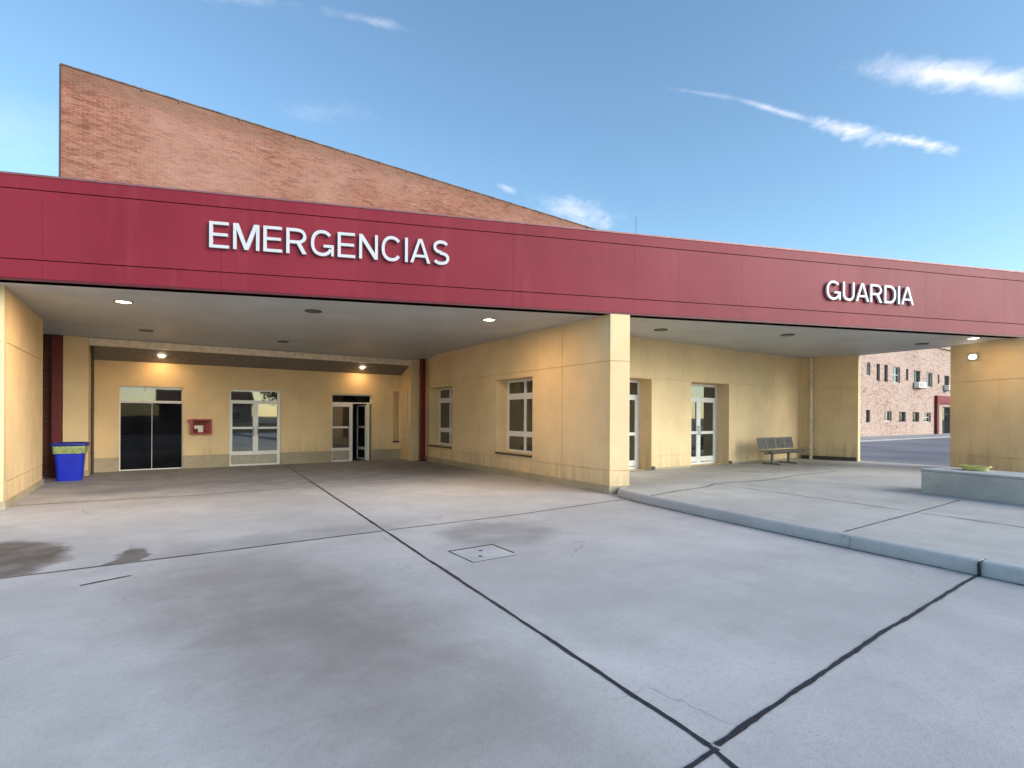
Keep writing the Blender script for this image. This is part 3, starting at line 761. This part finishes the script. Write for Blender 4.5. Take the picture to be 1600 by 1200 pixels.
# manhole cover in the driveway
mh = empty('manhole_cover', (3.33,5.45,0), 'square concrete manhole cover sunk in the driveway', 'manhole cover')
mb = MB(); a, b, c, d = 3.02,3.66,5.16,5.76
fr = 0.035
mb.box(a,b,d-fr,d,-0.01,0.0075); mb.box(b-fr*0.8,b,c+0.1,d-fr,-0.01,0.0070); mb.box(a,b-fr,c,c+0.008,-0.01,0.0045); mb.box(a,a+0.008,c+0.008,d-fr,-0.01,0.005)
mb.build('frame', M_joint, mh)
mb = MB(); mb.box(a+0.008,b-fr*0.8-0.002,c+0.008,d-fr-0.002,-0.01,0.006); mb.build('lid', mat_concrete('lid_concrete', (0.50,0.49,0.49), scale=3), mh)
for (hx, hy) in ((3.36,5.56),(3.22,5.33)):
    k = MB(); k.tube((hx,hy,0.002),(hx,hy,0.0085),0.026,12); k.build('lifting_hole', M_joint, mh)

# low concrete wall with tub on it
lw = empty('low_wall', (13.0,3.0,HK), 'low grey concrete wall on the walkway in front of the right-hand pier', 'wall')
LA = Vector((12.95,4.12)); LD = Vector((-0.20,-0.98)).normalized(); LN = Vector((0.98,-0.20)).normalized()
LB = LA + LD*7.0
mb = MB(); mb.prism([LA, LB, LB+LN*1.0, LA+LN*1.0], HK-0.02, 0.60); mb.build('body', M_lowwall, lw, bevel=0.012)
mb = MB(); mb.prism([LA-LD*0.012-LN*0.012, LB-LN*0.012, LB+LN*1.0, LA-LD*0.012+LN*1.0], 0.604, 0.645); mb.build('cap', M_kerb, lw, bevel=0.008)
tc = LA + LD*0.62 + LN*0.62
tu = empty('tub', (tc.x, tc.y, 0.645), 'shallow yellow-green tub lying on the low concrete wall', 'tub')
mb = MB(); ring = []
ang = math.atan2(LD.y, LD.x)
def oval(rx, ry, z, n=28):
    return [(tc.x + rx*math.cos(2*math.pi*i/n)*math.cos(ang) - ry*math.sin(2*math.pi*i/n)*math.sin(ang),
             tc.y + rx*math.cos(2*math.pi*i/n)*math.sin(ang) + ry*math.sin(2*math.pi*i/n)*math.cos(ang), z) for i in range(n)]
Z = .645
loft(mb, [oval(.18,.12,Z), oval(.20,.14,Z+.01), oval(.235,.165,Z+.075), oval(.225,.155,Z+.077), oval(.19,.125,Z+.02)], True, True); mb.build('bowl', M_lime, tu)
mb = MB(); loft(mb, [oval(.235,.165,Z+.077), oval(.262,.19,Z+.073), oval(.266,.194,Z+.083), oval(.258,.186,Z+.09), oval(.228,.16,Z+.087)], False, False); mb.build('rim', M_lime, tu)

# thin mast on the canopy roof
an = empty('antenna_mast', (8.85, fy(8.85)+0.15, 4.45), 'hair-thin mast standing on the canopy roof edge', 'antenna')
mb = MB(); mb.tube((8.85,fy(8.85)+0.15,4.45),(8.85,fy(8.85)+0.15,6.12),0.0045,8); mb.build('rod', M_darkmetal, an)
mb = MB(); mb.tube((8.85,fy(8.85)+0.15,4.45),(8.85,fy(8.85)+0.15,4.56),0.03,10); mb.build('socket', M_darkmetal, an)

# ------------------------------------------------------------------ pink building across the street
pb = empty('pink_building', (60,20.5,0), 'pale pink two-storey building with small windows seen through the passage', 'building')
Mk = frame_matrix((44,20.5),(95,20.5),1)
def ks(x): return x-44
UP = [(51.9,52.6,5.5,6.65),(53.9,54.6,5.1,6.65),(55.55,56.3,5.1,6.65),(57.4,59.1,5.1,6.6),(60.5,61.1,5.4,6.55),(62.4,64.1,5.35,6.5),(65.8,67.4,5.0,6.5),(68.9,69.4,5.45,6.4),(70.9,72.4,5.3,6.4),(74,75.6,5.1,6.5),(48.5,50,5.1,6.6)]
LO = [(51.8,52.6,1.35,2.45),(55.5,57.2,1.45,2.4),(58.8,60.5,1.4,2.35),(62.1,63.9,1.4,2.35),(65.2,67.0,1.35,2.35),(48.0,49.5,1.4,2.4)]
wall(Mk, 0, 51, 0.0, 9.2, 0.4, [(ks(a),ks(b),c,d) for a,b,c,d in UP+LO]+[(ks(70.3),ks(73.2),0.0,3.0)], name='wall', parent=pb, mat=M_pink)
mb = MB(); mb.box(44,95,20.91,34,0,9.1); mb.build('wall', M_interior, pb)
mb = MB(); mb.box(43.8,95.2,20.3,34,9.2,9.5); mb.build('roof', M_pink, pb)
for i, (a, b, c, d) in enumerate(UP+LO):
    mull = [((ks(a)+ks(b))/2, 0.07, c, d)] if b-a > 1 else []
    glazed(Mk, ks(a), ks(b), c, d, -0.16, 'window', pb, [((c+d)/2, 0.05)] if i % 2 else [], mull, fw=0.06, glass=M_glass, fm=M_darkmetal if i % 3 else M_white)
mb = MB(Mk); mb.box(ks(68.0),ks(73.6),0.0,0.28,3.35,4.15); mb.build('porch_head', M_fascia, pb)
for xa, xb in ((68.0,68.55),(73.3,73.6)):
    mb = MB(Mk); mb.box(ks(xa),ks(xb),0.0,0.26,0.0,3.346); mb.build('porch_post', M_darkred, pb)
glazed(Mk, ks(70.3), ks(73.2), 0.0, 3.0, -0.2, 'double_door', pb, [(2.2,0.08)], [(ks(71.75),0.1,0,3.0)], fw=0.08, fm=M_darkmetal)
for (a, b, z, lab) in ((62.3,64.2,4.72,'white air-conditioning unit under an upper window of the pink building, left of the porch'),(70.6,71.6,4.72,'white air-conditioning unit above the red porch of the pink building')):
    t = empty('air_conditioner', (a,20.5,z), lab, 'air conditioner', 'air conditioners on the pink building')
    w = b-a
    mb = MB(Mk); mb.box(ks(a),ks(b),0.06,0.50,z+0.04,z+0.62); mb.build('case', M_white, t, bevel=0.02)
    mb = MB(Mk)
    for j in range(6): mb.box(ks(a)+0.1,ks(a)+w*0.6,0.505,0.515,z+0.12+j*0.075,z+0.15+j*0.075)
    mb.build('grille', M_darkmetal, t)
    mb = MB(Mk); mb.box(ks(a)+0.1,ks(a)+0.16,0.0,0.5,z-0.02,z+0.036); mb.box(ks(b)-0.16,ks(b)-0.1,0.0,0.5,z-0.02,z+0.036); mb.build('bracket', M_darkmetal, t)

# ------------------------------------------------------------------ what stands behind the viewer and shows in the door glass
M_leaf = mat_simple('tree_leaves', (0.055, 0.085, 0.025), 0.6, 0.3, var=0.5, scale=1.5)
M_bark = mat_simple('tree_bark', (0.12, 0.085, 0.06), 0.9, 0.2, var=0.3)
M_tile = mat_simple('clay_roof_tiles', (0.34, 0.12, 0.07), 0.8, 0.2, var=0.3, scale=3)
def leafy_tree(x, y, h, cw, label):
    t = empty('tree', (x,y,0), label, 'tree', 'trees across the forecourt mirrored in the doors')
    mb = MB(); mb.tube((x,y,0),(x+.1,y,h*.45),.2,10,.13)
    tips = []
    for i in range(9):
        a = 2.4*i; tip = (x+math.cos(a)*cw*.6, y+math.sin(a)*cw*.6, h*(.55+.045*i)); tips.append(tip); mb.tube((x+.1,y,h*(.38+.02*(i%3))), tip, .07, 6, .02)
    mb.build('trunk', M_bark, t)
    mb = MB()
    for i in range(2600):
        c = random.choice(tips); rr = cw*.48*random.random()**.5; d = Vector((random.gauss(0,1),random.gauss(0,1),random.gauss(0,.75))).normalized()*rr
        q = Vector(c)+d; u = Vector((random.gauss(0,1),random.gauss(0,1),random.gauss(0,1))).normalized(); w = u.orthogonal().normalized(); l = random.uniform(.09,.2)
        mb.add([q-u*l, q+w*l*.5, q+u*l, q-w*l*.5], [(0,1,2,3)])
    mb.build('crown', M_leaf, t, fix=False)
leafy_tree(11.8,-21,6.5,2.8,'leafy green tree seen only as a reflection, nearest the house')
leafy_tree(21,-19,6.0,2.6,'leafy green tree seen only as a reflection, far from the house')
hs = empty('house', (7,-46,0), 'small tiled house seen only as a reflection in the door glass', 'house')
mb = MB(); mb.box(1,12,-50,-44,0,3.2); mb.build('wall', M_pink, hs)
mb = MB(); mb.add([(.6,-50.4,3.2),(12.4,-50.4,3.2),(12.4,-43.6,3.2),(.6,-43.6,3.2),(.6,-47,5.2),(12.4,-47,5.2)], [(0,1,5,4),(2,3,4,5),(1,2,5),(3,0,4),(3,2,1,0)]); mb.build('roof', M_tile, hs)
Mh = frame_matrix((12,-44),(1,-44),1)
for a in (1.5,5.0,8.2): glazed(Mh, a, a+1.3, 1.0, 2.3, 0.03, 'window', hs, [], [(a+.65,.06,1.0,2.3)])
bwl = empty('garden_wall', (0,-17,0), 'low pale wall seen only as a reflection in the door glass', 'wall')
mb = MB(); mb.box(-20,40,-17.2,-17,0,1.0); mb.build('body', M_yellow, bwl)

# ------------------------------------------------------------------ sky, sun
SUN_EL = R(23); SUN_AZ = R(-62)      # angle from +X towards +Y: off to the right, softened by thin high cloud
W = bpy.data.worlds.new('World'); S.world = W; W.use_nodes = True
k = N.__new__(N); k.t = W.node_tree; k.t.nodes.clear()
out = k.t.nodes.new('ShaderNodeOutputWorld'); bg = k.t.nodes.new('ShaderNodeBackground')
sky = k.n('ShaderNodeTexSky', sky_type='NISHITA'); sky.sun_disc = False; sky.sun_elevation = SUN_EL
sky.sun_rotation = R(90) - SUN_AZ
sky.altitude = 0; sky.air_density = 1.0; sky.dust_density = 0.6; sky.ozone_density = 2.0
tc_ = k.n('ShaderNodeTexCoord').outputs['Generated']
vn = k.n('ShaderNodeVectorMath', operation='NORMALIZE'); k.put(vn.inputs[0], tc_); dirv = vn.outputs[0]
def dot(v):
    x = k.n('ShaderNodeVectorMath', operation='DOT_PRODUCT'); k.put(x.inputs[0], dirv); x.inputs[1].default_value = tuple(v); return x.outputs['Value']
wisp = k.noise(k.scaled(dirv, (1, 1, 2.2)), 16, 8, 0.68)
wisp2 = k.noise(k.scaled(dirv, (1, 1, 1.6)), 42, 6, 0.65)
def cloud(p, q, width, amt, nz=1.1, end=0.35, w2=None):
    """a streak of cloud between the two sky directions p and q"""
    p = Vector(p).normalized(); q = Vector(q).normalized(); c = (p+q).normalized(); a = (q-p); L = a.length/2; a.normalize()
    b = c.cross(a).normalized()
    u = k.math('DIVIDE', dot(a) if abs(c.dot(a)) < 1e-6 else k.math('SUBTRACT', dot(a), c.dot(a)), L)
    v = k.math('DIVIDE', dot(b), width)
    r = k.math('SQRT', k.math('ADD', k.math('POWER', k.math('ABSOLUTE', u), 2.6), k.math('MULTIPLY', v, v)))
    nn = k.math('ADD', k.math('MULTIPLY', k.math('SUBTRACT', wisp, 0.5), 2.6*nz), k.math('MULTIPLY', k.math('SUBTRACT', wisp2, 0.5), 1.8*nz))
    m = k.ramp(k.math('SUBTRACT', k.math('SUBTRACT', 1.0, r), nn), 0.0, 1.6)
    front = k.ramp(dot(c), 0.2, 0.4)
    return k.math('MULTIPLY', k.math('MULTIPLY', m, front), amt)
cl = [cloud((0.790,0.352,0.496), (0.93,0.10,0.378), 0.023, 1.0, 0.40),
      cloud((0.6565,0.5487,0.5176), (0.7602,0.4415,0.4766), 0.005, 0.22, 0.5),
      cloud((0.7167,0.488,0.4982), (0.8193,0.3774,0.4316), 0.0065, 0.55, 0.40),
      cloud((0.7971,0.4032,0.4496), (0.8681,0.3058,0.3911), 0.015, 0.80, 0.8),
      cloud((0.842,0.3441,0.4154), (0.9058,0.2312,0.3551), 0.010, 0.80, 0.8),
      cloud((0.49,0.772,0.405), (0.53,0.752,0.392), 0.008, 0.40, 0.8),
      cloud((0.54,0.750,0.378), (0.68,0.65,0.342), 0.032, 0.45, 0.7),
      cloud((0.19,0.788,0.588), (0.34,0.738,0.583), 0.009, 0.22, 0.7),
      cloud((0.03,0.83,0.562), (0.18,0.79,0.586), 0.009, 0.20, 0.7),
      cloud((-0.35,0.87,0.345), (0.0,0.93,0.365), 0.06, 0.13, 0.5),
      cloud((0.16,0.87,0.465), (0.30,0.82,0.49), 0.020, 0.12, 0.7)]
tot = cl[0]
for c in cl[1:]: tot = k.math('MAXIMUM', tot, c)
# grade of the clear sky: keep the sky model, lift it a little towards cyan
col = k.mix(1.0, sky.outputs[0], (0.93, 1.06, 1.03, 1), 'MULTIPLY')
col = k.mix(tot, col, (6.3, 5.9, 6.1, 1))
k.put(bg.inputs[0], col); bg.inputs[1].default_value = 0.10
k.t.links.new(bg.outputs[0], out.inputs[0])

sl = bpy.data.lights.new('sun', 'SUN'); sl.energy = 1.5; sl.angle = R(40); sl.color = (1.0, 0.95, 0.88)
so = bpy.data.objects.new('sun', sl); COL.objects.link(so)
sd = Vector((math.cos(SUN_EL)*math.cos(SUN_AZ), math.cos(SUN_EL)*math.sin(SUN_AZ), math.sin(SUN_EL)))
so.rotation_euler = (-sd).to_track_quat('-Z', 'Y').to_euler()
so.location = (30, 0, 30)

# ------------------------------------------------------------------ camera
cam = bpy.data.cameras.new('camera'); co = bpy.data.objects.new('camera', cam); COL.objects.link(co)
cam.sensor_width = 36; cam.lens = 36*823/1600; cam.clip_end = 4000; cam.clip_start = 0.05
cam.shift_y = 51.8/1600
co.matrix_world = Matrix.Translation((0,0,1.65)) @ Matrix.Rotation(R(55.5-90), 4, 'Z') @ Matrix.Rotation(R(90), 4, 'X') @ Matrix.Rotation(0.005, 4, 'Z')
S.camera = co
S.view_settings.view_transform = 'Standard'; S.view_settings.look = 'None'; S.view_settings.exposure = 1.38; S.view_settings.gamma = 1.0
S.render.engine = 'CYCLES'; S.cycles.use_denoising = True; S.cycles.max_bounces = 8
